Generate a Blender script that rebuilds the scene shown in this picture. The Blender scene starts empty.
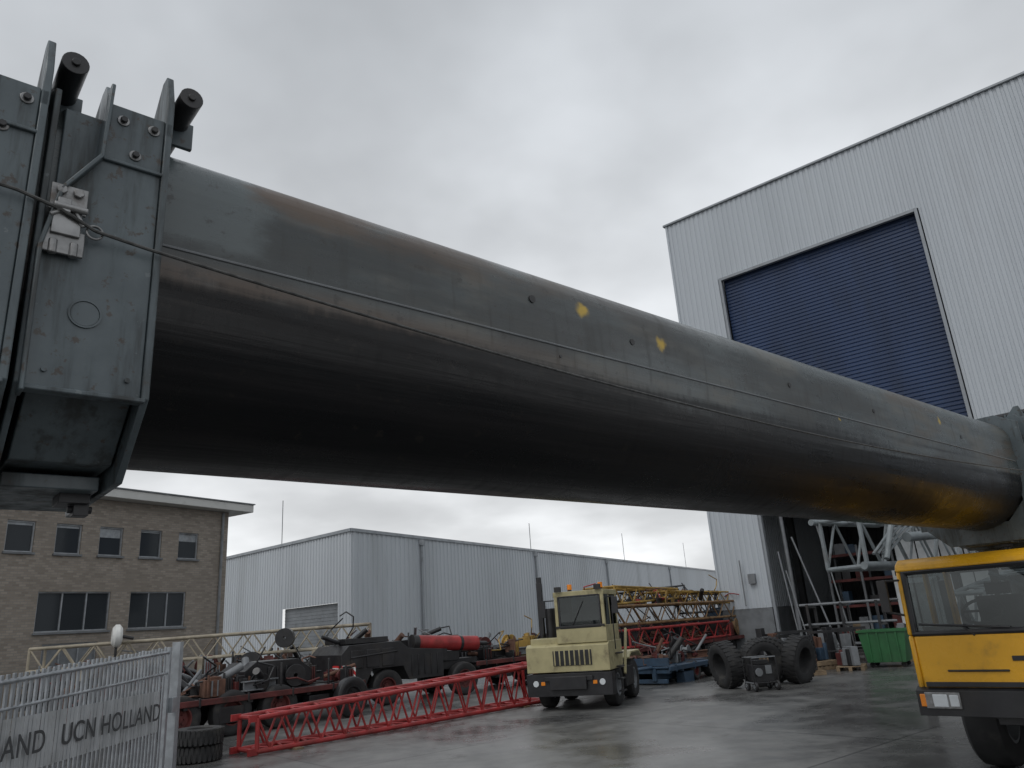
import bpy, bmesh, math, random
from mathutils import Vector, Matrix
random.seed(7)
R=math.radians
scene=bpy.context.scene
scene.view_settings.view_transform='Standard'
try: scene.view_settings.look='None'
except Exception: pass
scene.view_settings.exposure=0

# ---------------------------------------------------------------- materials
def nd(nt,t,**kw):
    n=nt.nodes.new(t)
    for k,v in kw.items():
        setattr(n,k,v)
    return n
def rgba(c): return (c[0],c[1],c[2],1)
def new_mat(name):
    m=bpy.data.materials.new(name); m.use_nodes=True
    nt=m.node_tree; b=nt.nodes['Principled BSDF']
    return m,nt,b
def coords(nt,scale=(1,1,1),kind='Object'):
    tc=nd(nt,'ShaderNodeTexCoord'); mp=nd(nt,'ShaderNodeMapping')
    mp.inputs['Scale'].default_value=scale
    nt.links.new(tc.outputs[kind],mp.inputs['Vector'])
    return mp.outputs['Vector']
def noise(nt,vec,scale,detail=4,rough=.55):
    n=nd(nt,'ShaderNodeTexNoise'); n.inputs['Scale'].default_value=scale
    n.inputs['Detail'].default_value=detail; n.inputs['Roughness'].default_value=rough
    nt.links.new(vec,n.inputs['Vector']); return n.outputs['Fac']
def maprange(nt,v,a,b,c=0,d=1,smooth=True):
    n=nd(nt,'ShaderNodeMapRange')
    if smooth: n.interpolation_type='SMOOTHSTEP'
    n.inputs['From Min'].default_value=a; n.inputs['From Max'].default_value=b
    n.inputs['To Min'].default_value=c; n.inputs['To Max'].default_value=d
    nt.links.new(v,n.inputs['Value']); return n.outputs['Result']
def math_(nt,op,a,b,c=None):
    n=nd(nt,'ShaderNodeMath',operation=op)
    for i,x in enumerate((a,b,c)):
        if x is None: continue
        if isinstance(x,(int,float)): n.inputs[i].default_value=x
        else: nt.links.new(x,n.inputs[i])
    return n.outputs[0]
def mix(nt,f,a,b):
    n=nd(nt,'ShaderNodeMix',data_type='RGBA')
    if isinstance(f,(int,float)): n.inputs['Factor'].default_value=f
    else: nt.links.new(f,n.inputs['Factor'])
    for key,x in (('A',a),('B',b)):
        s=[i for i in n.inputs if i.name==key and i.type=='RGBA'][0]
        if isinstance(x,tuple): s.default_value=rgba(x)
        else: nt.links.new(x,s)
    return [o for o in n.outputs if o.type=='RGBA'][0]
def bump(nt,b,h,strength=.3,dist=.01):
    n=nd(nt,'ShaderNodeBump'); n.inputs['Strength'].default_value=strength
    n.inputs['Distance'].default_value=dist
    nt.links.new(h,n.inputs['Height']); nt.links.new(n.outputs['Normal'],b.inputs['Normal'])
def pbr(name,c,rough=.5,metal=0,var=.2,scale=3,dirt=(.05,.04,.03),damt=.3,dscale=1.3,stretch=(1,1,1),bmp=0.15):
    m,nt,b=new_mat(name)
    v=coords(nt,stretch)
    n1=noise(nt,v,scale,3)
    lo=tuple(x*(1-var) for x in c); hi=tuple(min(1,x*(1+var)) for x in c)
    col=mix(nt,maprange(nt,n1,.3,.7),lo,hi)
    n2=noise(nt,v,dscale,5,.65)
    mask=maprange(nt,n2,.5,.75,0,damt)
    col=mix(nt,mask,col,dirt)
    nt.links.new(col,b.inputs['Base Color'])
    b.inputs['Metallic'].default_value=metal
    r=maprange(nt,n2,.3,.7,max(.05,rough-.1),min(1,rough+.15))
    nt.links.new(r,b.inputs['Roughness'])
    if bmp: bump(nt,b,noise(nt,v,scale*8,1),bmp,.004)
    return m

M={}
M['black']=pbr('black_paint',(.018,.018,.02),.4,0,.3,4,(.06,.05,.04),.5)
M['rubber']=pbr('rubber',(.022,.022,.023),.75,0,.25,6,(.08,.075,.065),.6,3)
M['yellow']=pbr('yellow_paint',(.72,.37,.018),.28,0,.06,2,(.2,.12,.03),.5,3)
M['beige']=pbr('beige_paint',(.41,.365,.20),.4,0,.1,3,(.10,.075,.045),.8,2.2)
M['red']=pbr('red_paint',(.30,.026,.026),.45,0,.25,3,(.08,.03,.02),.7)
M['darkred']=pbr('dark_red_paint',(.10,.022,.02),.6,0,.35,3,(.03,.025,.02),.85,2)
M['latyellow']=pbr('old_yellow_paint',(.34,.215,.05),.55,0,.3,3,(.05,.035,.02),.9,2)
M['latbrown']=pbr('weathered_lattice_paint',(.20,.12,.055),.6,0,.3,3,(.04,.03,.02),.8,2)
M['latgrey']=pbr('grey_lattice_paint',(.20,.225,.235),.45,0,.2,3,(.06,.05,.04),.7,2)
M['latbeige']=pbr('beige_lattice_paint',(.33,.29,.22),.5,0,.2,3,(.1,.07,.05),.7)
M['galv']=pbr('galvanised_steel',(.33,.35,.37),.45,.4,.15,6,(.12,.10,.08),.45)
M['steel']=pbr('bare_steel',(.25,.25,.25),.42,.7,.25,12,(.08,.05,.03),.6,8)
M['blue']=pbr('blue_paint',(.03,.06,.10),.5,0,.2,3)
M['white']=pbr('white_paint',(.7,.7,.68),.45,0,.05,3,(.3,.28,.25),.4)
M['green']=pbr('green_plastic',(.02,.11,.035),.45,0,.15,3,(.03,.05,.03),.5)
M['grey']=pbr('grey_paint',(.17,.18,.19),.5,0,.15,3)
M['wood']=pbr('wood',(.22,.16,.10),.8,0,.3,5)
M['orange']=pbr('beacon_orange',(.8,.25,.02),.2,0,.02,3)
M['lamp']=pbr('lamp_lens',(.65,.68,.7),.1,0,.02,3)
M['seat']=pbr('seat_fabric',(.05,.05,.055),.9)
M['cable']=pbr('wire_rope_steel',(.07,.07,.068),.45,.3,.4,30)
M['cladding']=pbr('grey_cladding',(.47,.505,.54),.42,.0,.05,.5,(.33,.34,.35),.4,.5,(1,1,.12),.0)
M['shedclad']=pbr('shed_cladding',(.46,.49,.52),.45,0,.05,.25,(.3,.31,.31),.4,.4,(1,1,.12),0)
M['rolldoor']=pbr('blue_roll_door',(.018,.038,.095),.45,0,.2,.6,(.03,.04,.06),.4,.8,(1,1,.3),0)
M['shedrd']=pbr('grey_roll_door',(.19,.205,.22),.5,0,.08,1,bmp=0)
M['trim']=pbr('roof_trim',(.27,.29,.31),.4,.2,.05,1,bmp=0)
M['plinth']=pbr('plinth_block',(.16,.17,.18),.8,0,.15,2,(.08,.08,.075),.6)
M['interior']=pbr('interior_panel',(.55,.57,.58),.7,0,.15,1,(.3,.3,.29),.5,bmp=0)
M['darkint']=pbr('dark_interior',(.06,.062,.065),.7,0,.15,1,bmp=0)
M['fascia']=pbr('roof_fascia',(.55,.55,.53),.5,0,.05,1,(.3,.3,.28),.4)
M['rust']=pbr('rusty_steel',(.12,.06,.04),.8,0,.35,4)
M['mesh']=pbr('banner_mesh',(.42,.43,.44),.7,0,.1,3,(.25,.25,.24),.5)

m,nt,b=new_mat('collar_paint')
v=coords(nt); vv=coords(nt,(7,7,.8))
a1=noise(nt,v,4,5,.6); a2=noise(nt,vv,1.4,5,.65); a3=noise(nt,v,17,4,.7)
col=mix(nt,maprange(nt,a1,.3,.7),(.066,.084,.094),(.096,.120,.131))
col=mix(nt,maprange(nt,a2,.48,.66,0,.75),col,(.026,.026,.024))
col=mix(nt,maprange(nt,a3,.58,.67,0,.75),col,(.050,.032,.020))
col=mix(nt,maprange(nt,a3,.34,.29,0,.5),col,(.17,.19,.20))
nt.links.new(col,b.inputs['Base Color']); nt.links.new(maprange(nt,a2,.35,.65,.32,.6),b.inputs['Roughness'])
bump(nt,b,math_(nt,'ADD',a1,math_(nt,'MULTIPLY',a3,.3)),.25,.006)
M['boom_end']=m

def glass_mat(name,tint=(.42,.46,.46),k=1.3,mn=.03):
    m,nt,b=new_mat(name)
    out=[n for n in nt.nodes if n.type=='OUTPUT_MATERIAL'][0]
    tr=nd(nt,'ShaderNodeBsdfTransparent'); tr.inputs['Color'].default_value=rgba(tint)
    gl=nd(nt,'ShaderNodeBsdfGlossy'); gl.inputs['Roughness'].default_value=.02; gl.inputs['Color'].default_value=(.9,.95,.95,1)
    fr=nd(nt,'ShaderNodeFresnel'); fr.inputs['IOR'].default_value=1.5
    ms=nd(nt,'ShaderNodeMixShader')
    nt.links.new(math_(nt,'MULTIPLY_ADD',fr.outputs[0],k,mn),ms.inputs[0])
    nt.links.new(tr.outputs[0],ms.inputs[1]); nt.links.new(gl.outputs[0],ms.inputs[2])
    nt.links.new(ms.outputs[0],out.inputs['Surface'])
    return m
M['glass']=glass_mat('vehicle_glass',(.34,.37,.37),1.0,.02)
m,nt,b=new_mat('window_glass'); b.inputs['Base Color'].default_value=(.035,.04,.045,1); b.inputs['Roughness'].default_value=.06; M['wglass']=m

# boom paint
m,nt,b=new_mat('boom_paint')
v=coords(nt); vs=coords(nt,(.22,5,7)); vf=coords(nt,(1.2,3,3)); vl=coords(nt,(.5,1.2,2.2)); vd=coords(nt,(16,2.0,1.6))
tc=nd(nt,'ShaderNodeTexCoord'); sp=nd(nt,'ShaderNodeSeparateXYZ'); nt.links.new(tc.outputs['Object'],sp.inputs[0])
X,Y,Z=sp.outputs['X'],sp.outputs['Y'],sp.outputs['Z']
nS=noise(nt,vs,1.6,5,.6); nF=noise(nt,vf,1.1,6,.65); nP=noise(nt,v,14,4,.7); nL=noise(nt,vl,1.0,5,.6); nD=noise(nt,vd,1.0,5,.6)
col=mix(nt,maprange(nt,nS,.3,.7),(.046,.058,.061),(.086,.100,.101))
col=mix(nt,maprange(nt,nF,.48,.66,0,.75),col,(.125,.120,.104))
col=mix(nt,maprange(nt,nL,.48,.62,0,.75),col,(.024,.027,.027))
drip=math_(nt,'MULTIPLY',maprange(nt,nD,.54,.68,0,.45),math_(nt,'MULTIPLY',maprange(nt,Z,.5,.1),maprange(nt,nF,.35,.55,.2,1)))
col=mix(nt,drip,col,(.022,.020,.018))
xe=math_(nt,'ADD',X,math_(nt,'MULTIPLY',math_(nt,'SUBTRACT',nF,.5),.5))
fresh=math_(nt,'MULTIPLY',maprange(nt,xe,1.12,1.0),maprange(nt,math_(nt,'ADD',Z,math_(nt,'MULTIPLY',math_(nt,'SUBTRACT',nF,.5),.3)),.05,.12))
col=mix(nt,math_(nt,'MULTIPLY',fresh,.8),col,(.105,.124,.128))
nearm=maprange(nt,X,4.5,.7)
zb=math_(nt,'MULTIPLY',maprange(nt,Z,-.34,-.15),maprange(nt,Z,.04,-.06))
zt=maprange(nt,math_(nt,'ADD',Z,math_(nt,'MULTIPLY',math_(nt,'SUBTRACT',nF,.5),.45)),.26,.43)
ztx=math_(nt,'MULTIPLY',zt,maprange(nt,xe,.95,1.08))
br=math_(nt,'MULTIPLY',math_(nt,'MULTIPLY',nearm,math_(nt,'MAXIMUM',zb,ztx)),maprange(nt,nF,.30,.50))
col=mix(nt,math_(nt,'MULTIPLY',br,.9),col,(.080,.050,.031))
col=mix(nt,math_(nt,'MULTIPLY',maprange(nt,nL,.46,.34,0,.8),maprange(nt,X,4,8)),col,(.075,.056,.038))
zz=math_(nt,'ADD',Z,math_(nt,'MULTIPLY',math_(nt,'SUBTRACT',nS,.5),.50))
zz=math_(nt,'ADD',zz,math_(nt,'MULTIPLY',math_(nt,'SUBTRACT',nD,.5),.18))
gre=maprange(nt,zz,-.02,-.20)  # grease plus underside shade painted into the colour, near-black towards the bottom
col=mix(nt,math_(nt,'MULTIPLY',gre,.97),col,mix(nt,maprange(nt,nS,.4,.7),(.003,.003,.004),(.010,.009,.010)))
col=mix(nt,maprange(nt,nP,.60,.69,0,.6),col,(.02,.017,.014))
near=math_(nt,'LESS_THAN',Y,0)
wob=math_(nt,'MULTIPLY',math_(nt,'SUBTRACT',noise(nt,v,16,3),.5),.10)
for (x,z,r_) in((2.97,.31,.058),(3.67,.235,.052),(8.1,.28,.045),(5.9,.02,.018)):
    dx=math_(nt,'SUBTRACT',X,x); dz=math_(nt,'SUBTRACT',Z,z)
    d2=math_(nt,'SQRT',math_(nt,'ADD',math_(nt,'MULTIPLY',dx,dx),math_(nt,'MULTIPLY',dz,dz)),0)
    mk=math_(nt,'MULTIPLY',maprange(nt,math_(nt,'ADD',d2,wob),r_*1.1,r_*.2,0,.95),near)
    col=mix(nt,mk,col,(.50,.33,.03))
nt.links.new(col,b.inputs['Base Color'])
rg=math_(nt,'ADD',maprange(nt,nF,.3,.75,.20,.44),math_(nt,'MULTIPLY',maprange(nt,nD,.5,.65),.08))
nt.links.new(rg,b.inputs['Roughness'])
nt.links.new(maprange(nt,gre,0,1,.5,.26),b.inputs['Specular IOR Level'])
bump(nt,b,math_(nt,'ADD',nS,math_(nt,'MULTIPLY',nL,1.2)),.35,.014)
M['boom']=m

# wet concrete yard
m,nt,b=new_mat('wet_concrete')
v=coords(nt)
n1=noise(nt,v,.22,6,.62); n2=noise(nt,v,1.7,6,.65); n3=noise(nt,v,40,1)
col=mix(nt,maprange(nt,n2,.3,.7),(.10,.10,.098),(.18,.178,.17))
wet=maprange(nt,n1,.42,.62)
col=mix(nt,math_(nt,'MULTIPLY',wet,.6),col,(.058,.058,.059))
br_=nd(nt,'ShaderNodeTexBrick'); br_.inputs['Scale'].default_value=1; br_.offset=0
br_.inputs['Brick Width'].default_value=6; br_.inputs['Row Height'].default_value=6; br_.inputs['Mortar Size'].default_value=.022
br_.inputs['Color1'].default_value=(0,0,0,1);br_.inputs['Color2'].default_value=(0,0,0,1);br_.inputs['Mortar'].default_value=(1,1,1,1)
mp=nd(nt,'ShaderNodeMapping'); mp.inputs['Rotation'].default_value=(0,0,R(50)); tc=nd(nt,'ShaderNodeTexCoord')
nt.links.new(tc.outputs['Object'],mp.inputs[0]); nt.links.new(mp.outputs[0],br_.inputs['Vector'])
col=mix(nt,math_(nt,'MULTIPLY',br_.outputs['Color'],.7),col,(.03,.03,.03))
col=mix(nt,maprange(nt,noise(nt,v,.9,5,.7),.58,.68,0,.65),col,(.04,.037,.034))
nt.links.new(col,b.inputs['Base Color'])
rr=math_(nt,'ADD',maprange(nt,n1,.38,.62,.44,.12),math_(nt,'MULTIPLY',n2,.16))
nt.links.new(rr,b.inputs['Roughness'])
bump(nt,b,math_(nt,'ADD',math_(nt,'MULTIPLY',n3,.3),n2),.18,.02)
M['ground']=m

m,nt,b=new_mat('brown_brick')
tc=nd(nt,'ShaderNodeTexCoord'); sp=nd(nt,'ShaderNodeSeparateXYZ'); cb=nd(nt,'ShaderNodeCombineXYZ')
nt.links.new(tc.outputs['Object'],sp.inputs[0])
nt.links.new(math_(nt,'ADD',sp.outputs['X'],sp.outputs['Y']),cb.inputs['X']); nt.links.new(sp.outputs['Z'],cb.inputs['Y'])
bt=nd(nt,'ShaderNodeTexBrick'); bt.inputs['Scale'].default_value=1
bt.inputs['Brick Width'].default_value=.23; bt.inputs['Row Height'].default_value=.085; bt.inputs['Mortar Size'].default_value=.010
bt.inputs['Color1'].default_value=(.21,.178,.145,1);bt.inputs['Color2'].default_value=(.32,.28,.235,1);bt.inputs['Mortar'].default_value=(.22,.205,.19,1)
nt.links.new(cb.outputs[0],bt.inputs['Vector'])
nt.links.new(mix(nt,maprange(nt,noise(nt,tc.outputs['Object'],.6,6),.4,.7,0,.35),bt.outputs['Color'],(.18,.155,.13)),b.inputs['Base Color'])
b.inputs['Roughness'].default_value=.85
M['brick']=m

m,nt,b=new_mat('chevron_board')
tc=nd(nt,'ShaderNodeTexCoord'); sp=nd(nt,'ShaderNodeSeparateXYZ'); nt.links.new(tc.outputs['Object'],sp.inputs[0])
w=math_(nt,'FRACT',math_(nt,'MULTIPLY',math_(nt,'ADD',sp.outputs['X'],sp.outputs['Z']),4.5),0)
nt.links.new(mix(nt,math_(nt,'GREATER_THAN',w,.5),(.6,.03,.03),(.75,.75,.73)),b.inputs['Base Color'])
M['chevron']=m

# ---------------------------------------------------------------- builders
def empty(name,loc=(0,0,0),rz=0,rx=0):
    o=bpy.data.objects.new(name,None); scene.collection.objects.link(o)
    o.location=loc; o.rotation_euler=(rx,0,rz); o.empty_display_size=.3
    return o
class MB:
    def __init__(s): s.v=[];s.f=[];s.m=[]
    def add(s,vs,fs,mi=0):
        o=len(s.v); s.v+= [tuple(x) for x in vs]
        for f in fs: s.f.append([i+o for i in f]); s.m.append(mi)
    def box(s,c,size,mi=0,rot=None):
        hx,hy,hz=[x/2 for x in size]
        pts=[Vector((x,y,z)) for x in(-hx,hx) for y in(-hy,hy) for z in(-hz,hz)]
        if rot is not None: pts=[rot@p for p in pts]
        c=Vector(c); pts=[p+c for p in pts]
        s.add(pts,[(0,1,3,2),(4,6,7,5),(0,4,5,1),(2,3,7,6),(0,2,6,4),(1,5,7,3)],mi)
    def prism(s,poly,axis,a0,a1,mi=0):
        def P(p,a):
            if axis=='x': return (a,p[0],p[1])
            if axis=='y': return (p[0],a,p[1])
            return (p[0],p[1],a)
        n=len(poly)
        vs=[P(p,a0) for p in poly]+[P(p,a1) for p in poly]
        fs=[list(range(n)),list(range(2*n-1,n-1,-1))]+[(i,(i+1)%n,(i+1)%n+n,i+n) for i in range(n)]
        s.add(vs,fs,mi)
    def ring(s,outer,inner,a0,a1,mi=0):
        n=len(outer)
        vs=[(a0,)+tuple(p) for p in outer]+[(a0,)+tuple(p) for p in inner]+[(a1,)+tuple(p) for p in outer]+[(a1,)+tuple(p) for p in inner]
        fs=[]
        for i in range(n):
            j=(i+1)%n
            fs+=[(i,j,n+j,n+i),(2*n+i,2*n+j,3*n+j,3*n+i),(i,j,2*n+j,2*n+i),(n+i,n+j,3*n+j,3*n+i)]
        s.add(vs,fs,mi)
    def tube(s,p0,p1,r,mi=0,seg=8,r1=None):
        p0=Vector(p0);p1=Vector(p1); d=p1-p0
        if d.length<1e-6: return
        d.normalize(); u=d.orthogonal().normalized(); w=d.cross(u); r1=r if r1 is None else r1
        vs=[p0+(u*math.cos(2*math.pi*i/seg)+w*math.sin(2*math.pi*i/seg))*r for i in range(seg)]
        vs+=[p1+(u*math.cos(2*math.pi*i/seg)+w*math.sin(2*math.pi*i/seg))*r1 for i in range(seg)]
        fs=[(i,(i+1)%seg,(i+1)%seg+seg,i+seg) for i in range(seg)]+[list(range(seg-1,-1,-1)),list(range(seg,2*seg))]
        s.add(vs,fs,mi)
    def path(s,pts,r,mi=0,seg=8):
        for a,b_ in zip(pts[:-1],pts[1:]): s.tube(a,b_,r,mi,seg)
    def rev(s,c,axis,prof,mi=0,seg=36):
        c=Vector(c);d=Vector(axis).normalized();u=d.orthogonal().normalized();w=d.cross(u);n=len(prof)
        vs=[]
        for i in range(seg):
            a=2*math.pi*i/seg; e=u*math.cos(a)+w*math.sin(a)
            for (x,r) in prof: vs.append(c+d*x+e*r)
        fs=[]
        for i in range(seg):
            j=(i+1)%seg
            for k in range(n):
                l=(k+1)%n
                fs.append((i*n+k,i*n+l,j*n+l,j*n+k))
        s.add(vs,fs,mi)
    def wheel(s,c,axis,Rr,W,tm=0,rm=1,lugs=False,rim=True,seg=36):
        ri=Rr*.56
        s.rev(c,axis,[(-W*.42,ri),(-W*.5,Rr*.74),(-W*.47,Rr*.9),(-W*.38,Rr*.975),(-W*.1,Rr),(W*.1,Rr),(W*.38,Rr*.975),(W*.47,Rr*.9),(W*.5,Rr*.74),(W*.42,ri),(W*.3,ri*.95),(-W*.3,ri*.95)],tm,seg)
        d=Vector(axis).normalized();u=d.orthogonal().normalized();w=d.cross(u)
        if rim:
            for sg in(-1,1):
                s.rev(c,axis,[(sg*W*.40,ri*1.0),(sg*W*.40,ri*.88),(sg*W*.12,ri*.8),(sg*W*.08,ri*.35),(sg*W*.22,ri*.3),(sg*W*.22,.005),(0,.005),(0,ri*1.0)],rm,24)
                for k in range(8):
                    a=2*math.pi*k/8; p=Vector(c)+(u*math.cos(a)+w*math.sin(a))*ri*.5+d*sg*W*.08
                    s.tube(p,p+d*sg*.04,.018,rm,6)
        if lugs:
            N=30
            for k in range(N):
                for sg in(-1,1):
                    a=2*math.pi*(k+(.5 if sg>0 else 0))/N
                    e=u*math.cos(a)+w*math.sin(a); t=-u*math.sin(a)+w*math.cos(a)
                    mtx=Matrix((d,t,e)).transposed()
                    s.box(Vector(c)+e*(Rr*.985)+d*sg*W*.24,(W*.42,Rr*.12,.03),tm,mtx)
    def lattice(s,L,w0,h0,w1,h1,rc,rb,n,mi=0,z0=0,z1=0,org=(0,0,0),ends=True,skew=0):
        o=Vector(org)
        def P(t,i):
            w=w0+(w1-w0)*t; h=h0+(h1-h0)*t; zb=z0+(z1-z0)*t
            return o+Vector((L*t,(-w/2 if i in(0,3) else w/2)+skew*t,zb+(0 if i<2 else h)))
        for i in range(4): s.tube(P(0,i),P(1,i),rc,mi,10)
        for (a,b_) in ((0,1),(1,2),(2,3),(3,0)):
            for k in range(n):
                t0=k/n;t1=(k+1)/n;tm=(t0+t1)/2
                s.tube(P(t0,a),P(tm,b_),rb,mi,6); s.tube(P(tm,b_),P(t1,a),rb,mi,6)
            if ends:
                for t in(0,1): s.tube(P(t,a),P(t,b_),rc*.9,mi,8)
    def ribbed(s,o,d,L,z0,z1,nrm,pitch=.25,depth=.035,mi=0):
        o=Vector(o);d=Vector(d).normalized();nrm=Vector(nrm).normalized()
        pts=[];x=0
        while x<L-1e-6:
            for fx,dp in((0,0),(.36,0),(.46,1),(.90,1)):
                xx=x+fx*pitch
                if xx<=L: pts.append((xx,dp*depth))
            x+=pitch
        pts.append((L,0))
        vs=[]
        for (xx,dp) in pts:
            p=o+d*xx+nrm*dp; vs+=[(p.x,p.y,z0),(p.x,p.y,z1)]
        s.add(vs,[(2*i,2*i+2,2*i+3,2*i+1) for i in range(len(pts)-1)],mi)
    def build(s,name,parent,mats,bevel=0,angle=35,smooth=True,recalc=True):
        me=bpy.data.meshes.new(name); me.from_pydata([tuple(x) for x in s.v],[],s.f)
        for k in mats: me.materials.append(M[k])
        me.polygons.foreach_set('material_index',s.m)
        if recalc:
            bm=bmesh.new(); bm.from_mesh(me); bmesh.ops.recalc_face_normals(bm,faces=bm.faces); bm.to_mesh(me); bm.free()
        if smooth:
            me.polygons.foreach_set('use_smooth',[True]*len(me.polygons)); me.set_sharp_from_angle(angle=R(angle))
        me.update()
        ob=bpy.data.objects.new(name,me); scene.collection.objects.link(ob)
        if parent is not None: ob.parent=parent
        if bevel:
            bv=ob.modifiers.new('bevel','BEVEL'); bv.width=bevel; bv.segments=2; bv.limit_method='ANGLE'; bv.angle_limit=R(40)
        return ob

# ---------------------------------------------------------------- ground
g=MB(); g.add([(-1500,-1500,0),(1500,-1500,0),(1500,1500,0),(-1500,1500,0)],[(0,1,2,3)])
g.build('ground',None,['ground'],smooth=False)

# ---------------------------------------------------------------- crane boom
boom=empty('crane_boom',(-2.145,2.43,3.4),R(41.43))
def section(grow=0):
    pts=[]; hw=.54+grow; cr=.25
    for i in range(9):
        a=R(90-i*90/8); pts.append((-( .29+grow+cr*math.cos(a)), .30+grow+cr*math.sin(a)))
    for z in(.15,0): pts.append((-hw-.004,z))
    for i in range(25):
        a=R(i*180/24); pts.append((-hw*math.cos(a),-.15-(hw)*math.sin(a)))
    for z in(0,.15): pts.append((hw+.004,z))
    for i in range(9):
        a=R(i*90/8); pts.append((.29+grow+cr*math.cos(a), .30+grow+cr*math.sin(a)))
    return pts
def tubeobj(name,x0,x1,grow,mat,caps=True):
    mb=MB(); sec=section(grow); n=len(sec); xs=[x0+(x1-x0)*i/12 for i in range(13)]
    vs=[(x,)+p for x in xs for p in sec]
    fs=[(i*n+k,i*n+(k+1)%n,(i+1)*n+(k+1)%n,(i+1)*n+k) for i in range(12) for k in range(n)]
    if caps: fs+=[list(range(n)),list(range(12*n,13*n))]
    mb.add(vs,fs); return mb.build(name,boom,[mat],angle=30)
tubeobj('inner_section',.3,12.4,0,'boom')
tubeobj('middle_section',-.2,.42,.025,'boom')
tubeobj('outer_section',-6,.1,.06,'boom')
tubeobj('far_outer_section',10.35,16,.05,'boom_end')
mb=MB()
mb.tube((.62,-.546,.042),(10.2,-.546,.042),.006,0,6)
mb.build('weld_seams',boom,['grey'])
mb=MB()
for (x,z,r) in((2.57,.28,.022),(3.38,.19,.020),(2.75,-.02,.009),(5.2,.2,.02),(6.6,.18,.02),(8.6,.16,.02)):
    mb.tube((x,-.53,z),(x,-.5475,z),r,0,16)
mb.build('plug_holes',boom,['black'])

def collar(name,xr,s,drop=0):
    q=.62+s
    inner=[(-.5,.40),(-.5,-.40),(-.30,-.62),(.30,-.62),(.5,-.40),(.5,.40),(.36,.5),(-.36,.5)]
    mb=MB()
    lo=[(-q+.03,.46),(-q+.03,-.55),(-.36,-.77-s),(.36,-.77-s),(q-.03,-.55),(q-.03,.46),(.40,.57+s-drop*.5),(-.40,.57+s-drop*.5)]
    mb.ring(lo,inner,xr-.33,xr-.02)
    fl=[(-q-.03,.52-drop),(-q-.03,-.60),(-.40,-.84-s),(.40,-.84-s),(q+.03,-.60),(q+.03,.52-drop),(.44,.63+s-drop*.6),(-.44,.63+s-drop*.6)]
    mb.ring(fl,inner,xr-.012,xr+.012)
    mb.ring([(p[0]*.985,p[1]*.985) for p in fl],inner,xr-.375,xr-.355)
    for sg in(-1,1):
        ear=[(sg*(q+.03),.46-drop),(sg*(q+.03),.61-drop),(sg*(q-.02),.765-drop),(sg*(q-.07),.765-drop),(sg*(q-.24),.58-drop)]
        mb.prism(ear,'x',xr-.0125,xr+.0135)
        ear2=[(sg*(q+.03),.43-drop),(sg*(q+.03),.545-drop),(sg*(q-.03),.63-drop),(sg*(q-.08),.63-drop),(sg*(q-.24),.56-drop)]
        mb.prism(ear2,'x',xr-.215,xr-.195)
        pan=[(xr-.20,.53-drop),(xr-.013,.53-drop),(xr-.013,-.60),(xr-.355,-.60),(xr-.36,-.12),(xr-.32,.10),(xr-.22,.26)]
        mb.prism(pan,'y',sg*q,sg*(q+.018))
        ed=[(xr-.205,.58-drop),(xr-.215,.26),(xr-.32,.09),(xr-.36,-.13),(xr-.355,-.62)]
        for a,b_ in zip(ed[:-1],ed[1:]):
            dx=Vector((b_[0]-a[0],0,b_[1]-a[1])); L=dx.length; an=math.atan2(dx.x,dx.z)
            mb.box(((a[0]+b_[0])/2,sg*(q+.02),(a[1]+b_[1])/2),(.014,.08,L+.01),0,Matrix.Rotation(an,3,'Y'))
        mb.box((xr-.18,sg*(q+.012),-.605),(.36,.05,.016))
        mb.box((xr-.11,sg*(q+.012),.27),(.2,.04,.014))
    mb.box((xr-.18,0,-.815-s),(.30,.5,.05))
    mb.build(name+'_plates',boom,['boom_end'],bevel=.004)
    mb=MB()
    rz=.68-drop
    mb.box((xr-.09,-.12,-.85-s),(.10,.12,.05)); mb.box((xr-.06,-.12,-.89-s),(.05,.06,.05)); mb.tube((xr-.10,-.12,-.89-s),(xr-.02,-.12,-.89-s),.014,0,10)
    mb.tube((xr+.075,-q-.02,rz),(xr+.075,q+.02,rz),.044,0,20)
    mb.tube((xr+.075,-q-.030,rz),(xr+.075,q+.030,rz),.014,0,12)
    for sg in(-1,1):
        for (dx,dz) in((-.155,.47),(-.05,.47),(-.105,.34)):
            dz-=drop
            mb.tube((xr+dx,sg*(q+.018),dz),(xr+dx,sg*(q+.024),dz),.021,1,16)
            mb.tube((xr+dx,sg*(q+.024),dz),(xr+dx,sg*(q+.038),dz),.013,0,6)
    mb.build(name+'_rollers_bolts',boom,['black','steel'],bevel=.002)
    mb=MB()
    mb.rev((xr-.205,-q-.018,-.33),(0,1,0),[(-.006,.044),(-.006,.050),(.004,.050),(.004,.044)],0,28)
    mb.tube((xr-.205,-q-.0185,-.33),(xr-.205,-q-.021,-.33),.042,0,28)
    for (dx,dz) in((-.06,-.54),(-.30,-.54)): mb.tube((xr+dx,-q-.017,dz),(xr+dx,-q-.028,dz),.009,0,6)
    mb.build(name+'_cover',boom,['boom_end'])
    mb=MB()
    for sg in(-1,1):
        mb.box((xr+.075,sg*.45,rz-.05),(.13,.02,.12)); mb.box((xr+.075,sg*.2,rz-.07),(.13,.02,.12))
    mb.build(name+'_brackets',boom,['boom_end'],bevel=.003)
collar('front_collar',.645,0,.02)
collar('rear_collar',.24,.03,.08)
collar('base_collar',-.19,.06,.08)
collar('far_collar',10.62,.02)
collar('far_base_collar',11.2,.06)
mb=MB()
y=-.66; o=-.035
mb.box((.385+o,y,.06),(.11,.012,.10)); mb.box((.385+o,y-.008,-.03),(.085,.02,.10)); mb.box((.385+o,y,-.10),(.12,.012,.09))
mb.tube((.355+o,y-.005,-.15),(.355+o,y-.005,-.10),.014); mb.tube((.415+o,y-.005,-.15),(.415+o,y-.005,-.10),.014)
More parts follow.
